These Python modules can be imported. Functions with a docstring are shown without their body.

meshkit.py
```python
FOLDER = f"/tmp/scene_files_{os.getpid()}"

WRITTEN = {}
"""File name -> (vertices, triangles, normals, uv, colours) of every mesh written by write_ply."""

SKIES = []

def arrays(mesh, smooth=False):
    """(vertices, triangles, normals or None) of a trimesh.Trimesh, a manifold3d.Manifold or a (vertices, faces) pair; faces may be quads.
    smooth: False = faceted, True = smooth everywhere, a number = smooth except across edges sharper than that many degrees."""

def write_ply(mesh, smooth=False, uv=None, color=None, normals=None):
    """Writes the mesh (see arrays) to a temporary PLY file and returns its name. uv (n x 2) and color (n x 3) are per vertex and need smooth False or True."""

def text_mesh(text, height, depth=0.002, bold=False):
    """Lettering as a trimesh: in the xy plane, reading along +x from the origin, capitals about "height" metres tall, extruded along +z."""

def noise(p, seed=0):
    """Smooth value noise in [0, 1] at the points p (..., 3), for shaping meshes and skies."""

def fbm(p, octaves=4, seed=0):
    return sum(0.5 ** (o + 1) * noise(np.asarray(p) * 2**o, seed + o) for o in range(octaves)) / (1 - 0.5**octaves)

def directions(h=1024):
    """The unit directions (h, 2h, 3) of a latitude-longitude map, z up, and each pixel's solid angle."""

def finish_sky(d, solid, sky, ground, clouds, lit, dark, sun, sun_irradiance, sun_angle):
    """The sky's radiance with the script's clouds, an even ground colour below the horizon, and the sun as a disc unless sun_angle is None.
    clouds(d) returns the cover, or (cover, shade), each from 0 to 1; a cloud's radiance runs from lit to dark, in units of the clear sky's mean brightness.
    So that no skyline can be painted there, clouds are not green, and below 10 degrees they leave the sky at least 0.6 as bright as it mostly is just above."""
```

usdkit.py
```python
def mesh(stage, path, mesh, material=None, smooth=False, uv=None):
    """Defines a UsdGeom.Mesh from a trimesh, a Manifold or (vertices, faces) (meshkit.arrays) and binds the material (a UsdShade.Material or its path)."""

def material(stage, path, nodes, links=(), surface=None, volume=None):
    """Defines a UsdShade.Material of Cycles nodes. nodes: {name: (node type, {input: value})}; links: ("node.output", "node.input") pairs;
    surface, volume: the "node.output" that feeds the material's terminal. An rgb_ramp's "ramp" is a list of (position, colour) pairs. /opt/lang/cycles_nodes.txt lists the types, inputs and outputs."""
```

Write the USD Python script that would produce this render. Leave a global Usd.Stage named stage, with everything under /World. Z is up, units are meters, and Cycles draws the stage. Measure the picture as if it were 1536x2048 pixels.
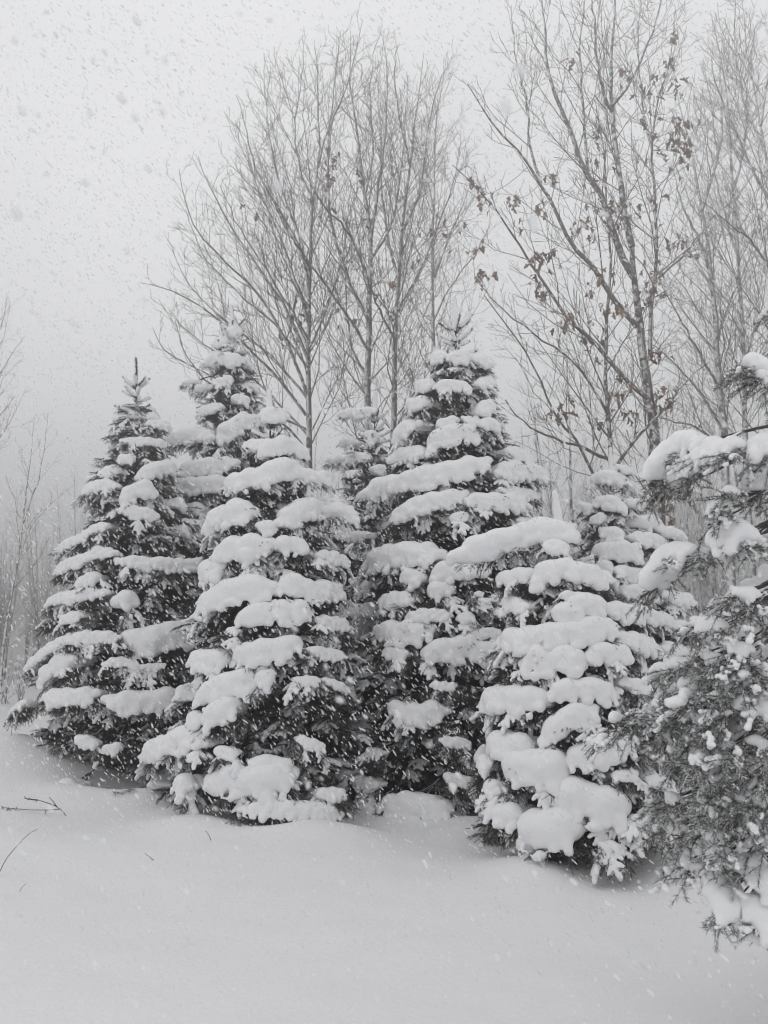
import math, random
import numpy as np, trimesh
from scipy.spatial import cKDTree
import usdkit, meshkit
from pxr import Usd, UsdGeom, UsdLux, UsdShade, Gf, Sdf, Vt

random.seed(7)
RNG = np.random.default_rng(7)
stage = Usd.Stage.CreateInMemory()
UsdGeom.SetStageUpAxis(stage, 'Z')
UsdGeom.SetStageMetersPerUnit(stage, 1.0)
UsdGeom.Xform.Define(stage, '/World')
stage.SetDefaultPrim(stage.GetPrimAtPath('/World'))
L = '/World/Looks'
UsdGeom.Scope.Define(stage, L)

# ------------------------------------------------------------------ camera, sky, sun, exposure
W, H, FPX = 1536.0, 2048.0, 1647.0          # size of the photograph and its focal length in pixels
EYE = np.array([0.0, 0.0, 1.6])
PITCH = math.atan((1290 - 1024) / FPX)
cam = UsdGeom.Camera.Define(stage, '/World/camera')
cam.AddTransformOp().Set(Gf.Matrix4d().SetRotate(Gf.Rotation(Gf.Vec3d(1, 0, 0), 90 + math.degrees(PITCH))) * Gf.Matrix4d().SetTranslate(Gf.Vec3d(*EYE)))
cam.CreateHorizontalApertureAttr(36.0)
cam.CreateFocalLengthAttr(36.0 * FPX / W)
cam.CreateFStopAttr(6.5)
cam.CreateFocusDistanceAttr(7.5)
cam.CreateExposureAttr(0.0)

SUN_EL, SUN_AZ = math.radians(55), math.radians(-120)   # azimuth measured as atan2(x, y)
SKY_STRENGTH = 0.112
dome = UsdLux.DomeLight.Define(stage, '/World/sky')
dome.GetPrim().SetCustomDataByKey('kind', 'structure')
usdkit.material(stage, L + '/overcast_sky', {
    'co': ('texture_coordinate', {}),
    'sky': ('sky_texture', {'sky_type': 'single_scattering', 'sun_disc': False, 'sun_elevation': SUN_EL, 'sun_rotation': SUN_AZ}),
    'n': ('noise_texture', {'scale': 2.2, 'detail': 4.0, 'roughness': 0.5}),
    'r': ('rgb_ramp', {'ramp': [(0.3, (7.3, 7.32, 7.42)), (0.7, (8.0, 8.0, 8.05))]}),
    'm': ('mix_color', {'fac': 0.97, 'use_clamp': False}),
    'bg': ('background_shader', {'strength': SKY_STRENGTH})},
    [('co.generated', 'n.vector'), ('n.fac', 'r.fac'), ('sky.color', 'm.a'), ('r.color', 'm.b'), ('m.result', 'bg.color')], surface='bg.background')
UsdShade.MaterialBindingAPI.Apply(dome.GetPrim()).Bind(UsdShade.Material.Get(stage, L + '/overcast_sky'))
sun = UsdLux.DistantLight.Define(stage, '/World/sun')
sun.CreateNormalizeAttr(True)
sun.CreateIntensityAttr(0.12)
sun.CreateAngleAttr(40.0)
sun.CreateColorAttr(Gf.Vec3f(1.0, 0.99, 0.98))
sd = np.array([math.sin(SUN_AZ) * math.cos(SUN_EL), math.cos(SUN_AZ) * math.cos(SUN_EL), math.sin(SUN_EL)])
sun.AddTransformOp().Set(Gf.Matrix4d().SetRotate(Gf.Rotation(Gf.Vec3d(0, 0, 1), Gf.Vec3d(*sd))))

# ------------------------------------------------------------------ helpers
RIGHT, FWD, UP = np.array([1.0, 0, 0]), np.array([0, math.cos(PITCH), math.sin(PITCH)]), np.array([0, -math.sin(PITCH), math.cos(PITCH)])
def at(px, py, Y):
    d = FWD + RIGHT * (px - W / 2) / FPX + UP * (H / 2 - py) / FPX
    return EYE + d * (Y / d[1])
def unit(v):
    v = np.asarray(v, float)
    return v / max(np.linalg.norm(v), 1e-9)
USED = {}
def fresh(parent, name):
    k = (parent, name)
    USED[k] = USED.get(k, -1) + 1
    return parent + '/' + (name if USED[k] == 0 else '%s_%03d' % (name, USED[k]))
def tag(prim, label=None, cat=None, group=None, kind=None):
    p = prim.GetPrim() if hasattr(prim, 'GetPrim') else prim
    for k, v in (('label', label), ('category', cat), ('group', group), ('kind', kind)):
        if v:
            p.SetCustomDataByKey(k, v)
    return p
def thing(name, base, label, cat, group=None):
    path = fresh('/World', name)
    x = UsdGeom.Xform.Define(stage, path)
    x.AddTranslateOp().Set(Gf.Vec3d(*map(float, base)))
    tag(x, label, cat, group)
    return path
def put(parent, name, mesh, mat, smooth=True, offset=None, kind=None):
    v, f = (mesh.vertices, mesh.faces) if hasattr(mesh, 'faces') else mesh
    if offset is not None:
        v = np.asarray(v) - offset
    m = usdkit.mesh(stage, fresh(parent, name), (v, f), L + '/' + mat, smooth=smooth)
    if kind:
        tag(m, kind=kind)
    return str(m.GetPath())
def join(parts):
    vs, fs, n = [], [], 0
    for v, f in parts:
        vs.append(v); fs.append(np.asarray(f) + n); n += len(v)
    return np.vstack(vs), np.vstack(fs)
def tube(pts, radii, sides=6, cap=True):
    pts = np.asarray(pts, float); n = len(pts)
    radii = np.broadcast_to(np.asarray(radii, float), n)
    t = np.gradient(pts, axis=0); t /= np.maximum(np.linalg.norm(t, axis=1, keepdims=True), 1e-9)
    ref = np.array([0.31, 0.9, 0.17]) if abs(t[:, 2]).mean() > 0.7 else np.array([0.11, 0.13, 1.0])
    a = np.cross(t, ref); a /= np.maximum(np.linalg.norm(a, axis=1, keepdims=True), 1e-9)
    b = np.cross(t, a)
    th = np.arange(sides) * 2 * np.pi / sides
    ring = pts[:, None] + radii[:, None, None] * (np.cos(th)[None, :, None] * a[:, None] + np.sin(th)[None, :, None] * b[:, None])
    v = ring.reshape(-1, 3)
    i = np.arange(n - 1)[:, None] * sides; j = np.arange(sides)[None]; k = (j + 1) % sides
    q0, q1, q2, q3 = i + j, i + k, i + sides + k, i + sides + j
    f = np.concatenate([np.stack([q0, q2, q1], -1).reshape(-1, 3), np.stack([q0, q3, q2], -1).reshape(-1, 3)])
    if cap:
        v = np.vstack([v, pts[0], pts[-1]])
        jj, kk = np.arange(sides), (np.arange(sides) + 1) % sides
        f = np.vstack([f, np.stack([np.full(sides, n * sides), jj, kk], -1), np.stack([np.full(sides, n * sides + 1), (n - 1) * sides + kk, (n - 1) * sides + jj], -1)])
    return v, f
def spline(pts, n):
    pts = np.asarray(pts, float)
    if len(pts) < 3:
        s = np.linspace(0, 1, n)[:, None]
        return pts[0] * (1 - s) + pts[-1] * s
    from scipy.interpolate import PchipInterpolator
    d = np.r_[0, np.cumsum(np.linalg.norm(np.diff(pts, axis=0), axis=1) + 1e-6)]
    return PchipInterpolator(d, pts, axis=0)(np.linspace(0, d[-1], n))
def surface_net(F, origin, h):
    """The surface F = 0 of a field on a regular grid (F < 0 inside) as vertices and triangles."""
    S = F < 0
    nx, ny, nz = F.shape
    vs = np.zeros((nx - 1, ny - 1, nz - 1, 3)); cnt = np.zeros((nx - 1, ny - 1, nz - 1))
    for a in range(3):
        o = [k for k in range(3) if k != a]
        for d0 in (0, 1):
            for d1 in (0, 1):
                sl = [None] * 3; sh = [None] * 3
                sl[a] = slice(0, -1); sh[a] = slice(1, None)
                for ax, d in zip(o, (d0, d1)):
                    sl[ax] = sh[ax] = slice(d, F.shape[ax] - 1 + d)
                f0, f1 = F[tuple(sl)], F[tuple(sh)]
                cr = (f0 < 0) != (f1 < 0)
                t = np.where(cr, f0 / np.where(cr, f0 - f1, 1), 0)
                vs[..., a] += t
                vs[..., o[0]] += cr * d0
                vs[..., o[1]] += cr * d1
                cnt += cr
    act = cnt > 0
    idx = np.full(act.shape, -1); idx[act] = np.arange(act.sum())
    cells = np.argwhere(act)
    V = origin + h * (cells + vs[act] / cnt[act][:, None])
    faces = []
    for a in range(3):
        b, c = (a + 1) % 3, (a + 2) % 3
        sl = [slice(1, -1)] * 3; sh = [slice(1, -1)] * 3
        sl[a] = slice(0, -1); sh[a] = slice(1, None)
        s0, s1 = S[tuple(sl)], S[tuple(sh)]
        e = np.argwhere(s0 != s1)
        if not len(e):
            continue
        flip = s0[s0 != s1]
        e = e + 1; e[:, a] -= 1
        def cell(db, dc):
            q = e.copy(); q[:, b] -= db; q[:, c] -= dc
            return idx[q[:, 0], q[:, 1], q[:, 2]]
        q = np.stack([cell(1, 1), cell(0, 1), cell(0, 0), cell(1, 0)], -1)
        q[~flip] = q[~flip][:, ::-1]
        faces += [q[:, [0, 1, 2]], q[:, [0, 2, 3]]]
    return V, np.vstack(faces)
def blob_mesh(c, r, sq, h, k=0.3, rough=0.0, seed=0):
    """Pillowy snow: the smooth union of balls at c with radius r, flattened by sq."""
    c, r, sq = np.asarray(c, float), np.asarray(r, float), np.asarray(sq, float)
    lo, hi = (c - r[:, None]).min(0) - 2.2 * h, (c + r[:, None]).max(0) + 2.2 * h
    n = np.ceil((hi - lo) / h).astype(int) + 1
    if n.prod() > 400000:
        h *= (n.prod() / 400000) ** (1 / 3); n = np.ceil((hi - lo) / h).astype(int) + 1
    g = np.stack(np.meshgrid(*[lo[i] + h * np.arange(n[i]) for i in range(3)], indexing='ij'), -1).astype(np.float32)
    kk = k * float(np.median(r))
    acc = np.zeros(g.shape[:3], np.float32)
    for ci, ri, si in zip(c, r, sq):
        d = g - ci.astype(np.float32)
        d[..., 2] /= si
        acc += np.exp(-np.clip((np.sqrt((d * d).sum(-1)) - ri) / kk, -25, 25))
    F = -kk * np.log(np.maximum(acc, 1e-12))
    if rough:
        m_ = float(np.median(r))
        F = F + rough * (meshkit.fbm(g / (m_ * 1.1) + seed * 3.7, 2, seed) - 0.5) + 0.55 * rough * (meshkit.noise(g / (m_ * 0.38) + seed * 1.3, seed + 5) - 0.5)
    return surface_net(F.astype(float), lo, h)

# ------------------------------------------------------------------ materials
def snow_material(name, col, bump=0.25, sc=55.0):
    usdkit.material(stage, L + '/' + name, {
        'g': ('geometry', {}),
        'n': ('noise_texture', {'scale': sc, 'detail': 3.0, 'roughness': 0.6}),
        'b': ('bump', {'strength': bump, 'distance': 0.012}),
        'p': ('principled_bsdf', {'base_color': col, 'roughness': 0.8, 'specular_ior_level': 0.2})},
        [('g.position', 'n.vector'), ('n.fac', 'b.height'), ('b.normal', 'p.normal')], surface='p.BSDF')
snow_material('ground_snow', (0.775, 0.775, 0.782), 0.55, 32.0)
usdkit.material(stage, L + '/fresh_snow', {'p': ('principled_bsdf', {'base_color': (0.81, 0.812, 0.825), 'roughness': 0.85, 'specular_ior_level': 0.15})}, [], surface='p.BSDF')
usdkit.material(stage, L + '/flake_snow', {'d': ('diffuse_bsdf', {'color': (0.78, 0.782, 0.79)}), 't': ('transparent_bsdf', {}), 'm': ('mix_closure', {'fac': 0.48})}, [('d.BSDF', 'm.closure1'), ('t.BSDF', 'm.closure2')], surface='m.closure')
def dusted(name, dark, light, up0, up1, nscale, snow=(0.82, 0.825, 0.84), axis=(0, 0, 1), rough=0.75, noise_lo=0.42, noise_hi=0.6):
    """A surface with snow lying on the side that faces axis, broken up by noise."""
    usdkit.material(stage, L + '/' + name, {
        'g': ('geometry', {}),
        'n': ('noise_texture', {'scale': nscale, 'detail': 1.0}),
        'n2': ('noise_texture', {'scale': nscale * 0.35, 'detail': 1.0}),
        'c': ('rgb_ramp', {'ramp': [(0.3, dark), (0.7, light)]}),
        'd': ('vector_math', {'math_type': 'dot_product', 'vector2': tuple(unit(axis))}),
        'u': ('map_range', {'from_min': up0, 'from_max': up1, 'clamp': True}),
        'k': ('map_range', {'from_min': noise_lo, 'from_max': noise_hi, 'clamp': True}),
        'm': ('math', {'math_type': 'multiply', 'use_clamp': True}),
        'x': ('mix_color', {'b': snow}),
        'p': ('principled_bsdf', {'roughness': rough, 'specular_ior_level': 0.25})},
        [('g.position', 'n.vector'), ('g.position', 'n2.vector'), ('n2.fac', 'c.fac'), ('g.normal', 'd.vector1'), ('d.value', 'u.value'), ('n.fac', 'k.value'),
         ('u.result', 'm.value1'), ('k.result', 'm.value2'), ('m.value', 'x.fac'), ('c.color', 'x.a'), ('x.result', 'p.base_color')], surface='p.BSDF')
dusted('spruce_needles', (0.024, 0.027, 0.023), (0.055, 0.06, 0.052), 0.45, 0.8, 24.0, noise_lo=0.47, noise_hi=0.62)
dusted('fir_needles', (0.04, 0.048, 0.036), (0.095, 0.10, 0.082), -0.25, 0.5, 34.0, noise_lo=0.30, noise_hi=0.54)
dusted('spruce_bark', (0.035, 0.03, 0.027), (0.07, 0.06, 0.052), 0.5, 0.8, 18.0)
dusted('maple_bark', (0.085, 0.076, 0.068), (0.17, 0.155, 0.142), 0.15, 0.7, 9.0, axis=(-0.75, -0.35, 0.45), noise_lo=0.33, noise_hi=0.56)
dusted('oak_bark', (0.09, 0.075, 0.062), (0.19, 0.165, 0.145), 0.2, 0.7, 11.0, axis=(-0.6, -0.3, 0.5), noise_lo=0.44, noise_hi=0.6)
dusted('twig_bark', (0.10, 0.085, 0.072), (0.17, 0.15, 0.13), 0.35, 0.8, 14.0, axis=(-0.4, -0.2, 0.9), noise_lo=0.37, noise_hi=0.52)
dusted('plastered_bark', (0.13, 0.118, 0.106), (0.24, 0.22, 0.205), -0.25, 0.35, 6.0, axis=(-0.55, -0.6, 0.5), noise_lo=0.34, noise_hi=0.52)
dusted('dead_leaf', (0.12, 0.075, 0.05), (0.28, 0.18, 0.125), 0.4, 0.8, 12.0, axis=(-0.2, -0.3, 0.8), noise_lo=0.5, noise_hi=0.6)
dusted('dry_stem', (0.06, 0.045, 0.035), (0.13, 0.10, 0.075), 0.7, 0.9, 40.0, noise_lo=0.5, noise_hi=0.6)

# ------------------------------------------------------------------ the ground
MOUNDS = [(-2.2, 8.35, 0.45, 0.35, 0.14), (-1.55, 7.15, 0.4, 0.3, 0.10), (-0.55, 7.0, 0.5, 0.3, 0.13), (0.75, 7.35, 0.35, 0.4, 0.04), (1.05, 6.15, 0.35, 0.3, 0.10), (2.15, 6.2, 0.5, 0.4, 0.16), (0.1, 7.6, 0.5, 0.3, 0.03), (-4.1, 9.3, 1.0, 0.9, 0.42), (-2.95, 8.15, 0.5, 0.35, 0.12), (-1.75, 7.75, 0.5, 0.4, 0.12), (0.25, 8.0, 0.6, 0.4, 0.10), (0.9, 7.3, 0.5, 0.5, 0.12),
          (-1.0, 6.5, 1.4, 0.8, 0.10), (2.1, 5.3, 0.9, 0.7, -0.10), (3.6, 6.8, 1.3, 1.0, 0.2), (-2.5, 4.6, 2.0, 1.0, 0.05), (-6.0, 13.0, 3.5, 2.0, 0.15), (0.5, 4.3, 1.8, 0.7, -0.05), (-3.2, 6.4, 0.9, 0.5, 0.06)]
def ground_z(x, y):
    x, y = np.asarray(x, float), np.asarray(y, float)
    p = np.stack([x, y, np.zeros_like(x)], -1)
    z = 0.16 * (meshkit.fbm(p / 3.1 + 11.3, 3, 3) - 0.5) + 0.035 * (meshkit.fbm(p / 0.55 + 5.1, 3, 5) - 0.5)
    for mx, my, sx, sy, hh in MOUNDS:
        z = z + hh * np.exp(-((x - mx) / sx) ** 2 - ((y - my) / sy) ** 2)
    bank = np.clip((-x - 0.8) / 4.5, 0, 1) * np.clip((y - 3.5) / 4.0, 0, 1) * np.clip((16 - y) / 6.0, 0, 1)
    z = z + 0.30 * bank ** 1.3 + 0.05 * (meshkit.fbm(p * [0.8, 1.9, 1] + 3.3, 2, 14) - 0.5) + 0.008 * (meshkit.noise(p * [5, 7, 1], 21) - 0.5)
    r = np.hypot(x, y)
    return z + np.clip((r - 18) / 60, 0, 1) * 1.6 * (meshkit.fbm(p / 23.0 + 2.2, 3, 9) - 0.42)
def axis_grid(lo, hi, fine_lo, fine_hi, step, n):
    mid = np.arange(fine_lo, fine_hi, step)
    a = fine_lo - np.geomspace(step, fine_lo - lo, n); b = fine_hi + np.geomspace(step, hi - fine_hi, n)
    return np.unique(np.concatenate([a, mid, b]))
gx, gy = axis_grid(-54, 54, -6, 6, 0.045, 46), axis_grid(-12, 72, 1.5, 11, 0.045, 46)
X, Y = np.meshgrid(gx, gy, indexing='ij')
gv = np.stack([X, Y, ground_z(X, Y)], -1).reshape(-1, 3)
i, j = np.meshgrid(np.arange(len(gx) - 1), np.arange(len(gy) - 1), indexing='ij')
a = (i * len(gy) + j).ravel(); b = a + len(gy)
gf = np.vstack([np.stack([a, b, b + 1], -1), np.stack([a, b + 1, a + 1], -1)])
put('/World', 'ground', (gv, gf), 'ground_snow')
tag(stage.GetPrimAtPath('/World/ground'), kind='structure')
def on_ground(px, py):
    """The point of the ground that a pixel of the photograph shows."""
    ys = np.linspace(2.5, 60, 2400)
    p = np.array([at(px, py, y) for y in ys])
    k = np.argmax(p[:, 2] < ground_z(p[:, 0], p[:, 1]))
    q = p[k] if k else p[-1]
    return np.array([q[0], q[1], float(ground_z(q[0], q[1]))])

# ------------------------------------------------------------------ needled twigs, shared by all spruces
def needled(segs, needle, width, per_m, rng, spread=50, flat=0.0):
    """Needles round each stem of segs, one thin triangle each."""
    out = []
    for p in segs:
        p = np.asarray(p); ln = np.linalg.norm(np.diff(p, axis=0), axis=1); tot = ln.sum()
        n = max(6, int(tot * per_m))
        s = rng.random(n) * tot
        k = np.clip(np.searchsorted(np.cumsum(ln), s), 0, len(ln) - 1)
        t0 = (s - np.r_[0, np.cumsum(ln)][k]) / ln[k]
        base = p[k] + (p[k + 1] - p[k]) * t0[:, None]
        d = (p[k + 1] - p[k]) / ln[k][:, None]
        ref = np.where(np.abs(d[:, 2:]) > 0.8, [[1.0, 0, 0]], [[0, 0, 1.0]])
        u = np.cross(d, ref); u /= np.linalg.norm(u, axis=1, keepdims=True); w = np.cross(u, d)
        phi = rng.random(n) * 2 * np.pi
        side = np.cos(phi)[:, None] * u + (np.sin(phi) * (1 - flat))[:, None] * w
        sp = np.radians(spread + rng.normal(0, 9, n))[:, None]
        nd = np.cos(sp) * d + np.sin(sp) * side
        q = np.cross(nd, rng.normal(size=(n, 3))); q /= np.linalg.norm(q, axis=1, keepdims=True)
        tip = base + nd * (needle * rng.uniform(0.75, 1.15, n))[:, None]
        v = np.stack([base - q * width / 2, base + q * width / 2, tip], 1).reshape(-1, 3)
        out.append((v, np.arange(3 * n).reshape(-1, 3)))
    return out
def branchlet(rng, length, nside, side_len, droop=0.12):
    m = np.array([[0, 0, 0], [0.35, 0.01 * rng.normal(), 0.02], [0.7, 0.02 * rng.normal(), -droop * 0.4], [1, 0.03 * rng.normal(), -droop]]) * length
    main = spline(m, 6)
    segs = [main]
    for k in range(nside):
        for sg in (-1, 1):
            s = 0.12 + 0.74 * (k + rng.random() * 0.6) / nside
            q = main[int(s * 5)]
            ll = side_len * (1.05 - 0.6 * s) * rng.uniform(0.7, 1.2)
            an = math.radians(rng.uniform(35, 58)) * sg
            d = np.array([math.cos(an), math.sin(an), rng.normal(0, 0.12) - 0.12])
            segs.append(np.array([q, q + d * ll * 0.5, q + d * ll + [0, 0, -0.1 * ll]]))
    return segs
TW = []        # paths of the shapes that the foliage draws
def twig_shape(name, segs, needle, width, per_m, rng, mat, snow=0.0, stem=0.0022, snow_r=0.016, lo_t=0.0):
    path = fresh(PROTO, name)
    UsdGeom.Xform.Define(stage, path)
    put(path, 'stem', join([tube(p, np.linspace(stem, stem * 0.5, len(p)), 3, False) for p in segs]), 'spruce_bark', smooth=False)
    put(path, 'needles', join(needled(segs, needle, width, per_m, rng)), mat, smooth=False)
    if snow:
        c, r = [], []
        for i_, p in enumerate(segs):
            if rng.random() > snow:
                continue
            if lo_t:
                u0, m = rng.uniform(lo_t * 0.4, 0.55), int(rng.integers(4, 9))
                w0 = rng.uniform(0.75, 1.5)
                for q_ in range(m):
                    rr = snow_r * w0 * rng.uniform(0.6, 1.15)
                    c.append(p[0] + (p[-1] - p[0]) * min(1.05, u0 + q_ * 0.09) + [0, 0, rr * 0.5] + rng.normal(0, 0.007, 3)); r.append(rr)
                continue
            q = spline(p, max(4, int(np.linalg.norm(p[-1] - p[0]) / (snow_r * 0.8))))
            lo = 0 if i_ else 1
            for t_, w in zip(np.linspace(0, 1, len(q))[lo:], q[lo:]):
                rr = snow_r * rng.uniform(0.75, 1.15) * (1.0 if t_ < 0.8 else 0.85) * (1.25 if i_ == 0 else 1.0)
                c.append(w + [0, 0, rr * 0.55]); r.append(rr)
        if c:
            put(path, 'snow', blob_mesh(c, r, np.full(len(c), 0.8), snow_r * 0.4, 0.45 if lo_t else 0.3, rough=snow_r * 0.7, seed=len(c)), 'fresh_snow')
    return path
PROTO = '/World/fallen_twigs'     # a few twigs lying on the snow under the row; they also hold the shapes that every bough draws
UsdGeom.PointInstancer.Define(stage, PROTO)
tag(stage.GetPrimAtPath(PROTO), 'fine dark twig litter lying on the snow under the spruces', 'twig litter', kind='stuff')
DARK, SNOWY, FIR, FIRSNOW = [], [], [], []
for k in range(5):
    g = np.random.default_rng(100 + k)
    DARK.append(twig_shape('twig', branchlet(g, 0.20, 4, 0.12), 0.014, 0.0026, 520, g, 'spruce_needles'))
for k in range(6):
    g = np.random.default_rng(200 + k)
    SNOWY.append(twig_shape('snowy_twig', branchlet(g, 0.21, 3, 0.12, 0.25), 0.014, 0.0026, 420, g, 'spruce_needles', snow=0.85, snow_r=0.0165))
for k in range(4):
    g = np.random.default_rng(300 + k)
    FIR.append(twig_shape('fir_twig', branchlet(g, 0.20, 2, 0.12, 0.2), 0.024, 0.0026, 650, g, 'fir_needles'))
for k in range(5):
    g = np.random.default_rng(400 + k)
    FIRSNOW.append(twig_shape('snowy_fir_twig', branchlet(g, 0.18, 2, 0.11, 0.3), 0.024, 0.0026, 520, g, 'fir_needles', snow=0.7, snow_r=0.0085, lo_t=0.3))
def fill_instancer(pi, protos, pos, d, up, scale, which):
    pi.CreatePrototypesRel().SetTargets([Sdf.Path(p) for p in protos])
    pi.CreateProtoIndicesAttr(Vt.IntArray.FromNumpy(np.asarray(which, np.int32)))
    pi.CreatePositionsAttr(Vt.Vec3fArray.FromNumpy(np.asarray(pos, np.float32)))
    q = quats(np.asarray(d, float), np.asarray(up, float))
    pi.CreateOrientationsAttr(Vt.QuathArray([Gf.Quath(float(w), float(x), float(y), float(z)) for x, y, z, w in q]))
    s = np.asarray(scale, np.float32)
    pi.CreateScalesAttr(Vt.Vec3fArray.FromNumpy(s if s.ndim == 2 else np.repeat(s[:, None], 3, 1)))
def quats(d, up):
    d = d / np.linalg.norm(d, axis=1, keepdims=True)
    z = up - (up * d).sum(1, keepdims=True) * d
    z /= np.maximum(np.linalg.norm(z, axis=1, keepdims=True), 1e-6)
    y = np.cross(z, d)
    from scipy.spatial.transform import Rotation
    return Rotation.from_matrix(np.stack([d, y, z], -1)).as_quat()
def scatter(parent, name, protos, pos, d, up, scale, which, kind='stuff'):
    """A part made of many like pieces: twigs of a branch, flakes of a snowfall."""
    pi = UsdGeom.PointInstancer.Define(stage, fresh(parent, name))
    fill_instancer(pi, protos, pos, d, up, scale, which)
    if kind:
        tag(pi, kind=kind)
    return pi

lit = np.stack([RNG.uniform(-2.6, 1.2, 40), RNG.uniform(8.0, 9.6, 40)], -1)
fill_instancer(UsdGeom.PointInstancer.Get(stage, PROTO), DARK + SNOWY + FIR + FIRSNOW, np.c_[lit, ground_z(lit[:, 0], lit[:, 1]) + 0.01], np.c_[RNG.normal(size=(40, 2)), np.zeros(40)], np.tile([0, 0, 1.0], (40, 1)), RNG.uniform(0.4, 0.8, 40), RNG.integers(0, 5, 40))
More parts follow.
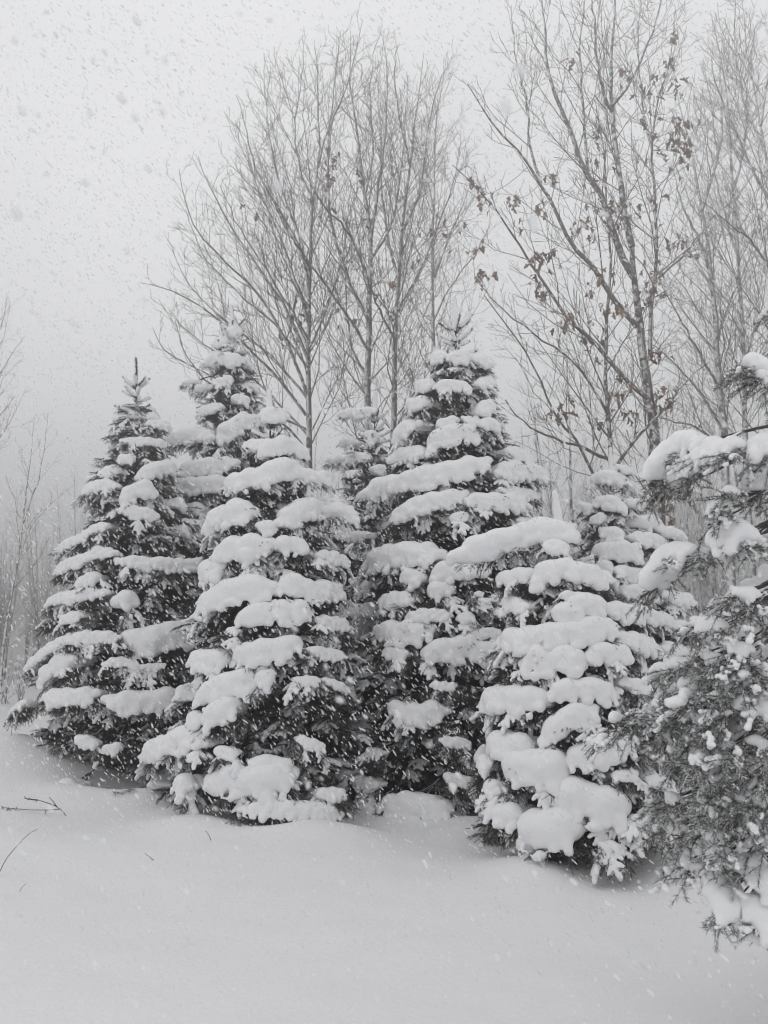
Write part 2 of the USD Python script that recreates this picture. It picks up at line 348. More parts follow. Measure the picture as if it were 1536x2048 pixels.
# ------------------------------------------------------------------ spruces
class Spruce:
    """A snow laden spruce: tip and foot in the photograph, depth of its trunk, width of its skirt in metres."""
    def __init__(s, label, tip, foot, Y, R, seed, power=0.85, coat=True, top=1.0):
        s.top = top
        s.rng = np.random.default_rng(seed)
        foot3 = at(foot, 1600, Y)
        s.base = np.array([foot3[0], Y, float(ground_z(foot3[0], Y))])
        s.tip = at(tip[0], tip[1], Y)
        s.R, s.power, s.n, s.twigs = R, power, 0, []
        s.path = thing('spruce_tree', s.base, label, 'tree')
        hgt = s.tip[2] - s.base[2]
        ax = [s.axis(s.base[2] - 0.2), s.axis(s.base[2] + 0.5 * hgt), s.axis(s.base[2] + 0.93 * hgt)]
        put(s.path, 'trunk', tube(spline(ax, 14), np.linspace(0.012 + hgt * 0.011, 0.008, 14), 8), 'spruce_bark', offset=s.base)
        s.leader(coat)
    def hang_twigs(s, pos, d, up, sc, w):
        sc = sc * np.clip([0.42 + 0.9 * s.rad(p[2]) for p in pos], 0.5, 1.0)
        s.twigs.append((pos, d, up, sc, w))
    def finish(s):
        pos, d, up, sc, w = (np.concatenate(x) for x in zip(*s.twigs))
        scatter(s.path, 'foliage', DARK + SNOWY, pos - s.base, d, up, sc, w)
    def axis(s, z):
        t = (z - s.base[2]) / (s.tip[2] - s.base[2])
        return s.base + (s.tip - s.base) * t
    def rad(s, z):
        t = np.clip((s.tip[2] - z) / (s.tip[2] - s.base[2]), 0.0, 1)
        return max(0.05, s.R * t ** s.power)
    def leader(s, coat):
        g = s.rng
        top = s.tip; bot = s.axis(s.tip[2] - 0.42 * s.top)
        seg = spline([bot, (bot + top) / 2 + [0.006, 0, 0], top], 7)
        lead = fresh(s.path, 'leader')
        m = usdkit.mesh(stage, lead, (lambda v, f: (v - s.base, f))(*tube(seg, np.linspace(0.009, 0.004, 7), 5)), L + '/spruce_bark', smooth=True)
        nd = join(needled([seg], 0.034, 0.005, 1300, g, 52))
        put(lead, 'needles', nd, 'spruce_needles', smooth=False, offset=s.base)
        if coat:
            c = seg[1:] + np.array([-0.012, -0.01, 0]); c = spline(c, 16)
            put(lead, 'snow_coat', blob_mesh(c, np.linspace(0.034, 0.02, 16) * g.uniform(0.8, 1.2, 16), np.ones(16), 0.010, 0.3), 'fresh_snow', offset=s.base)
        # the star of short upright shoots under the leader
        for k in range(19):
            a = 2 * math.pi * (k * 0.382 + g.random() * 0.08)
            z = (g.uniform(0.36, 0.42) if k < 6 else g.uniform(0.50, 0.58) if k < 12 else g.uniform(0.62, 0.74)) * s.top
            o = s.axis(s.tip[2] - z)
            ln = g.uniform(0.17, 0.25) * (1 if k < 6 else 1.25 if k < 12 else 1.5) * s.top
            lift = 0.62 if k < 6 else 0.4 if k < 12 else 0.2
            e = o + np.array([math.cos(a) * 0.8, math.sin(a) * 0.8, lift]) * ln
            p = spline([o, (o + e) / 2 - [0, 0, 0.01], e], 5)
            br = put(s.path, 'shoot', tube(p, np.linspace(0.005, 0.003, 5), 4), 'spruce_bark', offset=s.base)
            put(br, 'needles', join(needled([p], 0.03, 0.0048, 1100, g, 50)), 'spruce_needles', smooth=False, offset=s.base)
            if g.random() < 0.75:
                c = spline(p, 8)[2:7] + [0, 0, 0.012]
                put(br, 'snow_pad', blob_mesh(c, g.uniform(0.018, 0.03, 5), np.full(5, 0.9), 0.009, 0.3), 'fresh_snow', offset=s.base)
    def branch(s, end, thick=0.02, forks=()):
        """The bough from the trunk to end."""
        o = s.axis(np.clip(end[2] + 0.25 * np.linalg.norm((end - s.axis(end[2]))[:2]), s.base[2] + 0.1, s.tip[2] - 0.1))
        mid = (o + end) / 2 + [0, 0, 0.03]
        p = spline([o, mid, end], 7)
        s.n += 1
        hub = p[4]
        fk = [tube(spline([hub, (hub + q) / 2 - [0, 0, 0.02], q], 5), np.linspace(0.008, 0.003, 5), 4) for q in forks]
        return put(s.path, 'branch', join([tube(p, np.linspace(thick, thick * 0.35, 7), 5)] + fk), 'spruce_bark', offset=s.base), p
    def pad(s, pts, t, depth=1.9, twigs=1.0, lobes=1.0, push=0.0, dust=0.17, hang=1.0):
        """A bough with its load of snow; pts run along the front of the load in the photograph, t is the thickness there in pixels."""
        g = s.rng
        P, O = [], []
        for px, py in pts:
            p = at(px, py, s.base[1])
            for _ in range(3):
                c = s.axis(p[2]); R = s.rad(p[2]); dx = p[0] - c[0]
                dy = -math.sqrt(max(R * R - dx * dx, (0.12 * R) ** 2)) * 0.95 - push
                p = at(px, py, c[1] + dy)
            P.append(p); O.append(unit([p[0] - c[0], p[1] - c[1], 0]))
        r = t / FPX * np.mean([p[1] for p in P]) / 2 * 0.9
        P, O = np.array(P), np.array(O)
        s.load(P, O, r, depth, twigs, lobes, dust, hang)
    def load(s, P, O, r, depth=1.9, twigs=1.0, lobes=1.0, dust=0.12, hang=1.0, res=0.17):
        g = s.rng
        if len(P) == 1:
            P = np.array([P[0] - [r * 0.5, 0, 0], P[0] + [r * 0.5, 0, 0]]); O = np.array([O[0], O[0]])
        ln = np.linalg.norm(np.diff(P, axis=0), axis=1).sum()
        n = max(3, int(ln / (0.62 * r)) + 1)
        Q = spline(P, n); OO = spline(O, n); OO /= np.linalg.norm(OO, axis=1, keepdims=True)
        e = np.linspace(0, 1, n); taper = np.clip(0.5 + 1.1 * np.minimum(e, 1 - e) / 0.4, 0, 1)
        wob = 0.16 * np.sin(np.arange(n) * 2.1 + g.random() * 6)
        c, rr, sq = [], [], []
        for q, o, tp, wb in zip(Q, OO, taper, wob):
            q0 = q - o * r * 0.55 + g.normal(0, 0.05 * r, 3) + [0, 0, wb * r]
            R0 = r * tp * g.uniform(0.8, 1.08)
            c.append(q0); rr.append(R0); sq.append(0.92)
            m = int(round(depth / 0.75))
            for k in range(1, m + 1):
                q1 = q0 - o * r * 0.75 * k + [0, 0, r * (0.03 * k - 0.12)] + g.normal(0, 0.06 * r, 3)
                c.append(q1); rr.append(R0 * (1 - 0.09 * k)); sq.append(0.72)
        lr = min(r, 0.085)
        nl = int(ln / (0.8 * lr)) + 1
        for k in range(int(nl * lobes)):
            f_ = (k + g.uniform(0.2, 0.8)) / max(1, int(nl * lobes)) * (n - 1)
            q = Q[min(n - 1, int(f_))] + (Q[min(n - 1, int(f_) + 1)] - Q[min(n - 1, int(f_))]) * (f_ % 1)
            o = OO[min(n - 1, int(f_))]; tp = taper[min(n - 1, int(f_))]
            a = lr * tp * g.uniform(0.38, 0.62); drop = g.uniform(0.3, 1.35)
            for w in (0.0, 1.0):
                c.append(q + o * r * (0.05 + 0.22 * w) + np.array([g.normal(0, 0.08) * r, 0, -r * tp * (0.55 + 0.55 * w * drop)]))
                rr.append(a * (1 - 0.18 * w)); sq.append(1.0)
        centre = (Q[n // 2] - OO[n // 2] * r * 0.8) - [0, 0, 0.35 * r]
        br, p = s.branch(centre, 0.012 + 0.05 * r, [q - [0, 0, 0.45 * r] for q in (Q[0], Q[n // 4], Q[(3 * n) // 4], Q[-1])])
        put(br, 'snow_pad', blob_mesh(c, rr, sq, max(0.010, r * res), 0.17, rough=0.16 * r, seed=s.n), 'fresh_snow', offset=s.base)
        nt = int((14 + ln * 42) * twigs)
        if nt:
            f_ = g.random(nt) * (n - 1); k = f_.astype(int)
            k2 = np.minimum(k + 1, n - 1)
            q = Q[k] + (Q[k2] - Q[k]) * (f_ - k)[:, None]; o = OO[k]
            back = g.random(nt) * depth * 1.3 * r
            pos = q - o * (back + 0.35 * r)[:, None] - np.stack([np.zeros(nt), np.zeros(nt), (0.5 + 0.35 * g.random(nt)) * r], -1)
            along = (Q[-1] - Q[0]) / max(ln, 1e-6)
            d = o * g.uniform(0.3, 1.0, (nt, 1)) + along * ((f_ / (n - 1) - 0.5) * 1.6 + g.normal(0, 0.35, nt))[:, None] + np.stack([np.zeros(nt), np.zeros(nt), -g.uniform(0.35, 1.3, nt) * hang], -1)
            w = np.where(g.random(nt) < dust, 5 + g.integers(0, 6, nt), g.integers(0, 5, nt))
            s.hang_twigs(pos, d, np.tile([0, 0, 1.0], (nt, 1)) + g.normal(0, 0.25, (nt, 3)), g.uniform(0.65, 1.15, nt), w)
    def fill(s, z0, z1, step=0.17, per=7, dens=36, dust=0.15, back=True, rin=0.3, rout=0.86):
        """Inner boughs all round the trunk, hung with twigs, and the loads on the far side."""
        g = s.rng
        z, k = z0, 0
        while z < z1:
            R = s.rad(z)
            nb = max(3, int(per * min(1, 0.45 + R)))
            a0 = g.random() * 6.28
            for b in range(nb):
                a = a0 + 2 * math.pi * (b + g.random() * 0.5) / nb
                o = np.array([math.cos(a), math.sin(a), 0])
                c = s.axis(z)
                reach = g.uniform(0.5, 0.72) if o[1] < -0.35 else g.uniform(0.76, 0.98)
                if z < s.base[2] + 0.3:
                    reach *= 0.85
                end = c + o * R * reach - [0, 0, 0.16 * R]
                if end[2] < ground_z(end[0], end[1]) + 0.05:
                    end[2] = ground_z(end[0], end[1]) + 0.05
                br, p = s.branch(end, 0.006 + 0.012 * R)
                nt = int(dens * (0.3 + R))
                t = g.uniform(rin, 1.0, nt)
                pos = p[0] + (p[-1] - p[0]) * t[:, None] * (rout / 0.86) + g.normal(0, 0.035, (nt, 3))
                side = np.cross(o, [0, 0, 1.0])
                d = o * g.uniform(0.2, 0.9, (nt, 1)) + side * g.normal(0, 0.8, (nt, 1)) + np.stack([np.zeros(nt), np.zeros(nt), -g.uniform(-0.15, 0.8, nt)], -1)
                w = np.where(g.random(nt) < dust, 5 + g.integers(0, 6, nt), g.integers(0, 5, nt))
                s.hang_twigs(pos, d, np.tile([0, 0, 1.0], (nt, 1)), g.uniform(0.7, 1.25, nt), w)
                if back and math.sin(a) > 0.1 and k % 2 == 0 and R > 0.2:
                    rr = g.uniform(0.06, 0.1)
                    P = np.array([end - side * 0.2 * (0.4 + R), end + [0, 0, 0.04], end + side * 0.2 * (0.4 + R)])
                    s.load(P + [0, 0, 0.05], np.array([o, o, o]), rr, twigs=0, res=0.32)
            z += step * g.uniform(0.85, 1.15); k += 1

def pts(t):
    return [tuple(map(float, q.split(','))) for q in t.split()]
#__SPRUCES__
A = Spruce('slim spruce at the left end of the row with a bare spiky top', (272, 716), 275, 9.9, 1.58, 11, power=0.95, coat=False)
for t, h in [('298,846 342,848', 22), ('196,945 236,938', 26), ('236,918 266,915', 26), ('276,952 318,936 354,932', 36), ('166,984 200,968 234,970', 26), ('246,1008 262,985 290,974 314,985', 42),
             ('238,1020 280,1024 318,1034', 30), ('178,1060 214,1050', 26), ('112,1097 160,1074 196,1048', 24), ('112,1140 165,1118 196,1104 230,1104', 28), ('230,1122 300,1124 360,1130 412,1120', 30),
             ('152,1165 192,1152', 32), ('97,1208 150,1190 212,1184', 28), ('230,1200 268,1204', 58), ('250,1276 300,1284 350,1266 398,1258', 72), ('125,1284 175,1272 238,1276', 26), ('56,1334 90,1302 132,1272', 30),
             ('78,1362 100,1335 138,1320', 46), ('85,1394 130,1391 190,1388', 38), ('206,1402 260,1402 320,1398 378,1392', 48), ('20,1424 48,1404', 22), ('108,1574 142,1582', 46), ('240,880 300,882 338,888', 20),
             ('205,1330 240,1322 280,1338', 20), ('250,1340 330,1330', 18), ('150,1478 190,1490', 26), ('205,1500 240,1495', 24), ('118,1240 160,1228', 26)]:
    A.pad(pts(t), h)
A.fill(A.base[2] + 0.12, A.tip[2] - 0.62)
A.finish()

B = Spruce('tall spruce standing behind the left front spruces, second highest top of the row', (464, 612), 470, 10.9, 1.5, 12)
for t, h in [('462,668 478,652', 28), ('430,684 448,680', 26), ('404,726 428,712 460,716 494,720', 32), ('425,766 462,758', 26), ('468,795 500,802', 28), ('386,780 408,772', 22), ('320,880 375,868 420,874', 36),
             ('438,884 455,860 490,842 520,838', 46), ('355,946 400,932 472,922', 40), ('325,972 400,968 470,960', 40), ('395,820 440,812', 24), ('480,830 512,838', 26), ('365,765 385,762', 16), ('360,1020 400,1015', 30),
             ('378,1060 405,1062', 30)]:
    B.pad(pts(t), h)
B.fill(B.base[2] + 0.5, B.tip[2] - 0.62)
B.finish()

D = Spruce('small spruce peeping out between the two tall ones in the middle', (752, 786), 722, 10.4, 1.3, 13)
for t, h in [('675,828 708,824 752,820', 24), ('728,868 752,872', 40), ('690,948 712,944', 18), ('678,880 704,886', 18), ('650,920 676,918', 20), ('700,910 740,915', 22), ('640,1000 690,1010', 28), ('745,940 770,935', 28),
             ('660,1060 705,1068', 26), ('690,1100 735,1100', 30), ('700,1160 738,1172', 30), ('680,1215 740,1225', 34), ('700,1270 745,1265', 28), ('580,1330 640,1342', 24), ('600,1420 660,1425', 26), ('640,1475 700,1482', 24)]:
    D.pad(pts(t), h)
D.fill(D.base[2] + 0.9, D.tip[2] - 0.62)
D.finish()

G = Spruce('young spruce behind the right front one, below the oak trunk', (1222, 898), 1236, 9.6, 1.3, 14)
for t, h in [('1234,936 1270,940', 22), ('1180,956 1218,952 1256,956', 32), ('1262,970 1282,974', 22), ('1185,1004 1218,1004 1252,1016', 36), ('1262,1004 1300,1014', 28), ('1284,1040 1326,1046', 40), ('1200,1062 1245,1070', 42),
             ('1268,1072 1335,1085', 34), ('1184,1104 1240,1098 1286,1112', 44), ('1240,1180 1320,1186', 38), ('1180,1040 1205,1034', 24), ('1230,1140 1300,1150', 32), ('1290,1230 1350,1240', 34), ('1335,1300 1400,1310', 40),
             ('1300,1140 1360,1135', 34), ('1330,1190 1390,1200', 32), ('1350,1250 1420,1262', 34), ('1180,1140 1220,1132', 34), ('1290,1350 1350,1362', 30), ('1150,1010 1180,1020', 24), ('1340,1060 1372,1072', 28)]:
    G.pad(pts(t), h)
G.fill(G.base[2] + 0.4, G.tip[2] - 0.62)
G.finish()

E = Spruce('tallest broad spruce in the middle of the row under thick snow', (910, 600), 935, 9.0, 1.62, 15, power=0.8)
for t, h in [('862,714 886,710', 30), ('894,714 935,712', 34), ('956,720 986,720', 30), ('830,772 860,768', 30), ('866,772 900,768 944,776', 30), ('958,768 990,758', 28), ('812,812 850,802', 34), ('960,822 986,804', 34),
             ('785,882 800,858 832,848', 40), ('874,850 914,838', 30), ('928,836 948,842', 26), ('962,850 998,844', 32), ('856,908 866,884 898,864 964,864', 46), ('772,922 800,908 838,906', 40), ('1020,902 1064,914', 32),
             ('1000,946 1040,938 1096,944', 46), ('712,996 740,976 820,958 868,946 918,936 958,926 983,920', 54), ('778,1040 810,1020 845,1006 885,996 930,988', 46), ('930,1002 968,1002 1000,1002 1056,1004', 46), ('904,1034 934,1032', 26),
             ('722,1128 770,1112 820,1106 880,1106', 60), ('800,1156 840,1152', 46), ('865,1156 898,1138 935,1132 978,1140', 46), ('860,1182 900,1176', 46), ('952,1188 966,1188', 18), ('755,1200 820,1196', 34),
             ('745,1262 800,1262 862,1262', 52), ('810,1234 860,1228 900,1230', 28), ('915,1236 946,1232', 28), ('765,1304 810,1306', 28), ('845,1310 880,1300 930,1292 975,1308 1012,1326', 56), ('775,1416 830,1426 890,1420', 46),
             ('755,1612 830,1610 900,1622', 46), ('1005,980 1080,990', 26), ('1040,1040 1085,1050', 24), ('700,1075 720,1065', 30), ('990,1195 1040,1205', 34), ('930,1270 1000,1262', 24), ('860,1370 910,1372', 18),
             ('640,1545 690,1548', 26), ('730,1500 760,1510', 18), ('890,1555 945,1565', 26), ('880,1480 940,1488', 22), ('700,1560 750,1572', 26), ('690,1610 740,1622', 30)]:
    E.pad(pts(t), h)
E.fill(E.base[2] + 0.1, E.tip[2] - 0.62)
E.finish()

C = Spruce('broad spruce left of the middle with a thick snow load near the ground', (540, 782), 545, 8.3, 1.36, 16)
for t, h in [('518,826 545,828 576,824', 36), ('485,890 540,886', 30), ('518,908 555,890 586,888 618,902', 42), ('448,972 495,956 550,942 604,926', 54), ('595,946 664,956', 34), ('405,1062 425,1036 460,1022 506,1026', 56),
             ('514,1048 546,1060', 36), ('560,1046 590,1028 625,1012 652,1012', 46), ('665,1022 710,1020', 40), ('425,1108 460,1096 500,1090 542,1088', 56), ('480,1110 500,1112', 50), ('556,1090 582,1088 616,1090', 42), ('640,1110 700,1120', 30),
             ('402,1146 438,1132', 58), ('388,1228 412,1200 450,1182 500,1172 546,1180', 60), ('556,1186 590,1168 622,1178 688,1180', 46), ('470,1246 510,1226 560,1220 625,1220', 50), ('465,1326 490,1310 540,1300 600,1286', 54),
             ('378,1320 446,1316', 50), ('385,1402 430,1376 480,1360 500,1372', 60), ('514,1366 542,1350', 48), ('405,1446 432,1424 470,1408', 60), ('372,1438 396,1434', 46), ('288,1506 330,1486 360,1476 402,1486', 48),
             ('345,1572 372,1572', 48), ('412,1566 460,1562 525,1560 585,1552', 72), ('500,1528 580,1532', 46), ('520,1590 548,1594', 52), ('480,1620 550,1618 620,1620 686,1630', 34), ('620,1300 690,1310', 26), ('640,1240 700,1250', 30),
             ('455,1262 475,1260', 26), ('590,1360 640,1362', 22), ('430,1500 470,1510', 26), ('650,1360 700,1380', 22), ('640,1590 690,1585', 26), ('600,1480 650,1495', 26)]:
    C.pad(pts(t), h)
C.fill(C.base[2] + 0.1, C.tip[2] - 0.62)
C.finish()

F = Spruce('low wide spruce at the right front whose heavy snow reaches the ground', (1112, 984), 1180, 6.9, 1.1, 17, power=0.7)
for t, h in [('893,1116 943,1096 993,1080 1048,1066 1088,1058 1158,1066', 58), ('1085,1086 1135,1096', 36), ('1062,1180 1080,1152 1113,1134 1158,1142 1215,1158', 50), ('990,1156 1060,1146', 34), ('1115,1238 1140,1220 1178,1208 1212,1212', 56),
             ('1215,1222 1260,1222 1305,1228', 44), ('990,1282 1048,1276 1118,1266 1168,1258 1238,1254', 56), ('1248,1276 1318,1294', 44), ('1038,1326 1078,1318 1118,1316 1166,1326', 60), ('1175,1316 1208,1306 1262,1306', 46),
             ('960,1400 1008,1398 1058,1396 1090,1402', 60), ('1098,1396 1138,1376 1188,1376 1233,1388', 46), ('1250,1366 1303,1376', 34), ('1080,1488 1108,1458 1148,1430 1193,1420', 50), ('1140,1528 1178,1508 1223,1488 1268,1486', 66),
             ('975,1492 1010,1490 1045,1502', 60), ('1010,1548 1050,1532 1090,1536 1122,1552', 80), ('1115,1604 1160,1596 1208,1610 1255,1618', 90), ('1040,1688 1078,1660 1118,1650 1152,1662', 88), ('1230,1552 1275,1548', 26),
             ('985,1622 1028,1636', 50), ('955,1520 975,1530', 40), ('965,1570 990,1580', 36), ('1000,1200 1050,1215', 30), ('1120,1190 1180,1195', 24), ('1270,1430 1330,1440', 32), ('1150,1440 1200,1450', 20), ('1270,1640 1330,1652', 26), ('1200,1690 1250,1700', 24), ('1300,1560 1350,1570', 30), ('1290,1500 1340,1510', 30)]:
    F.pad(pts(t), h)
F.fill(F.base[2] + 0.1, F.tip[2] - 0.62)
F.finish()
#__REST__
# ------------------------------------------------------------------ the fir whose boughs reach in from the right
class Fir(Spruce):
    def finish(s):
        pos, d, up, sc, w = (np.concatenate(x) for x in zip(*s.twigs))
        nd = len(FIR)
        w = np.where(w < 5, w % nd, nd + (w - 5) % len(FIRSNOW))
        scatter(s.path, 'foliage', FIR + FIRSNOW, pos - s.base, d, up, sc, w)
    def sprays(s, n, box):
        g = s.rng
        for _ in range(n):
            px, py = g.uniform(box[0], box[2]), g.uniform(box[1], box[3])
            p = at(px, py, s.base[1] - g.uniform(-0.35, 0.75))
            br, q = s.branch(p, 0.009)
            m = int(g.integers(6, 12))
            t = 1 - 0.62 * g.random(m) ** 1.3
            pos = q[0] + (q[-1] - q[0]) * t[:, None] + g.normal(0, 0.03, (m, 3))
            ax = unit(q[-1] - q[0])
            d = ax * g.uniform(0.3, 1.0, (m, 1)) + g.normal(0, 0.45, (m, 3)) - [0, 0, 0.35]
            s.hang_twigs(pos, d, np.tile([0, 0, 1.0], (m, 1)), g.uniform(0.5, 1.0, m), np.where(g.random(m) < 0.22, 5 + g.integers(0, 6, m), g.integers(0, 5, m)))
            for _ in range(int(g.integers(4, 8))):
                u0 = g.uniform(0.4, 0.8); u1 = u0 + g.uniform(0.1, 0.3)
                c, r = [], []
                off = np.array([g.normal(0, 0.05), g.normal(0, 0.05), g.normal(0, 0.02)])
                for u in np.linspace(u0, min(1.04, u1), int(g.integers(5, 10))):
                    w = q[0] + (q[-1] - q[0]) * u + off * (u - u0) / (u1 - u0)
                    w = w + [0, 0, (0.03 * math.sin(u * 3.1)) - 0.25 * (u - u0) ** 2]
                    for k_ in range(2):
                        rr = g.uniform(0.014, 0.042)
                        c.append(w + [0, -0.02, rr * 0.4 + 0.025] + g.normal(0, 0.022, 3) * [1, 1, 0.5]); r.append(rr)
                put(br, 'snow_pad', blob_mesh(c, r, np.full(len(c), 0.75), 0.0085, 0.5, rough=0.018, seed=len(c) + s.n), 'fresh_snow', offset=s.base)
Hf = Fir('near fir whose snowy boughs reach in from the right edge', (1660, -420), 1712, 4.2, 1.12, 18, power=0.16)
for t, h, dep in [('1285,950 1308,914 1348,890 1396,882', 58, 1.2), ('1330,968 1350,942 1388,920 1420,896 1476,886', 54, 1.2), ('1495,906 1520,886 1570,876', 68, 1.5), ('1415,1042 1432,1006 1462,976', 42, 1.0),
                  ('1416,1078 1445,1066 1488,1066', 72, 1.3), ('1285,1172 1295,1142 1322,1114 1372,1100', 60, 1.2), ('1490,716 1545,738', 42, 1.2), ('1510,745 1550,760', 34, 1.0), ('1296,1410 1328,1386 1392,1380', 60, 1.4), ('1460,1404 1545,1412', 48, 1.3),
                  ('1425,1364 1470,1362', 42, 1.2), ('1216,1440 1230,1434', 30, 1.0), ('1268,1436 1288,1432', 30, 1.0), ('1465,1732 1490,1735 1522,1760 1555,1792', 66, 1.3), ('1410,1756 1422,1782 1436,1802 1455,1836', 62, 1.2),
                  ('1482,1800 1510,1832 1545,1852', 74, 1.4), ('1420,1545 1440,1552', 38, 1.0), ('1470,1588 1490,1592', 40, 1.0), ('1380,1240 1440,1250', 34, 1.1), ('1460,1180 1510,1190', 36, 1.0), ('1450,1290 1500,1300', 30, 1.0),
                  ('1400,1660 1450,1672', 30, 1.0), ('1360,1500 1400,1510', 32, 1.0), ('1500,1660 1540,1668', 36, 1.0), ('1330,1590 1350,1600', 24, 1.0), ('1490,1480 1530,1486', 30, 1.0), ('1360,1720 1400,1735', 24, 0.9), ('1330,1330 1372,1322', 26, 1.0), ('1395,1440 1440,1436', 28, 1.0), ('1470,1520 1510,1530', 30, 1.0), ('1330,1470 1370,1466', 26, 1.0), ('1400,1590 1440,1600', 26, 1.0), ('1330,1650 1365,1660', 22, 0.9), ('1440,1490 1462,1488', 24, 1.0), ('1500,1340 1540,1336', 34, 1.1), ('1345,1418 1380,1424', 24, 1.0), ('1500,1590 1540,1600', 28, 1.0), ('1410,1700 1450,1706', 26, 1.0), ('1400,1310 1440,1318', 26, 1.0)]:
    Hf.pad(pts(t), h, depth=dep, push=0.16, twigs=0.16 if pts(t)[0][1] > 1690 else 0.28 if pts(t)[0][1] > 1600 else 0.42, lobes=0.7, dust=0.25, hang=0.55)
Hf.sprays(8, (1400, 1190, 1540, 1400)); Hf.sprays(24, (1330, 1360, 1545, 1540)); Hf.sprays(6, (1350, 1540, 1440, 1680)); Hf.sprays(2, (1470, 1690, 1545, 1730)); Hf.sprays(3, (1480, 920, 1545, 1040)); Hf.sprays(2, (1535, 630, 1565, 720))
Hf.finish()

# ------------------------------------------------------------------ bare trees
def batch_tubes(P, R, sides=3):
    """Many thin twigs of equal point count as one mesh."""
    P, R = np.asarray(P), np.asarray(R)
    N, n = P.shape[:2]
    t = np.gradient(P, axis=1); t /= np.maximum(np.linalg.norm(t, axis=2, keepdims=True), 1e-9)
    a = np.cross(t, [0.36, 0.48, 0.8]); a /= np.maximum(np.linalg.norm(a, axis=2, keepdims=True), 1e-6)
    b = np.cross(t, a)
    th = np.arange(sides) * 2 * np.pi / sides
    v = P[:, :, None] + R[:, :, None, None] * (np.cos(th)[:, None] * a[:, :, None] + np.sin(th)[:, None] * b[:, :, None])
    i = (np.arange(N)[:, None, None] * n + np.arange(n - 1)[None, :, None]) * sides
    j = np.arange(sides)[None, None]; k = (j + 1) % sides
    q0, q1, q2, q3 = i + j, i + k, i + sides + k, i + sides + j
    f = np.concatenate([np.stack([q0, q2, q1], -1).reshape(-1, 3), np.stack([q0, q3, q2], -1).reshape(-1, 3)])
    return v.reshape(-1, 3), f
def side_twigs(stem, r_stem, g, out, level=1, gap=0.3, start=0.25, reach=0.42, maxlen=3.0, up=0.35, levels=3):
    """Ascending side branches of a stem, and theirs; out collects (points, radii)."""
    ln = np.r_[0, np.cumsum(np.linalg.norm(np.diff(stem, axis=0), axis=1))]
    tot = ln[-1]
    s = start * tot + g.random() * gap
    az = g.random() * 6.28
    while s < tot * 0.985:
        k = min(len(stem) - 2, int(np.searchsorted(ln, s) - 1)); k = max(k, 0)
        f_ = (s - ln[k]) / (ln[k + 1] - ln[k])
        o = stem[k] + (stem[k + 1] - stem[k]) * f_
        d = unit(stem[k + 1] - stem[k])
        rs = r_stem[k] + (r_stem[k + 1] - r_stem[k]) * f_
        az += 2.4 + g.normal(0, 0.5)
        u = unit(np.cross(d, [0.2, 0.3, 0.93] if abs(d[2]) < 0.9 else [1.0, 0.1, 0])); w = np.cross(d, u)
        side = math.cos(az) * u + math.sin(az) * w
        an = math.radians(g.uniform(26, 50))
        dd = unit(math.cos(an) * d + math.sin(an) * side)
        l = min(maxlen, (0.16 + reach * (tot - s)) * g.uniform(0.55, 1.15))
        if l > 0.1:
            tt = np.linspace(0, 1, 5)[:, None]
            bend = np.array([0, 0, up]) + g.normal(0, 0.10, 3)
            p = o + dd * l * tt + bend * l * tt ** 2 * 0.5 + np.r_[[[0, 0, 0]], g.normal(0, 0.018 * l, (4, 3))]
            r0 = min(0.5 * rs, 0.0032 + 0.0062 * l)
            r = np.linspace(max(r0, 0.0046), 0.0033, 5)
            out.append((p, r))
            if level < levels:
                side_twigs(p, r, g, out, level + 1, gap * 0.82, 0.18, reach * 0.95, maxlen * 0.5, up, levels)
        s += gap * g.uniform(0.6, 1.4)
def stem3(px, Y, dy, n=16):
    m = len(px)
    return spline([at(x, y, Y + dy * (k / max(1, m - 1)) ** 1.2) for k, (x, y) in enumerate(px)], n)
def leaf_shape(g, size):
    """A dry lobed leaf, folded along its midrib and curled."""
    n = 9
    t = np.linspace(0, 1, n)
    wdt = size * 0.34 * np.sin(np.pi * np.clip(t * 0.93 + 0.05, 0, 1)) * (1 + 0.5 * np.sign(np.sin(t * 17 + g.random())) * np.abs(np.sin(t * 17)))
    curl, fold = g.uniform(0.4, 1.3), g.uniform(0.3, 1.0)
    mid = np.stack([size * np.sin(curl * t) / curl, np.zeros(n), -size * (1 - np.cos(curl * t)) / curl], -1)
    a = mid + np.stack([np.zeros(n), wdt * math.cos(fold), wdt * math.sin(fold)], -1)
    b = mid + np.stack([np.zeros(n), -wdt * math.cos(fold), wdt * math.sin(fold) * g.uniform(0.4, 1.2)], -1)
    v = np.vstack([mid, a, b]); f = []
    for k in range(n - 1):
        f += [[k, k + 1, n + k + 1], [k, n + k + 1, n + k], [k, 2 * n + k + 1, k + 1], [k, 2 * n + k, 2 * n + k + 1]]
    return v, np.array(f)
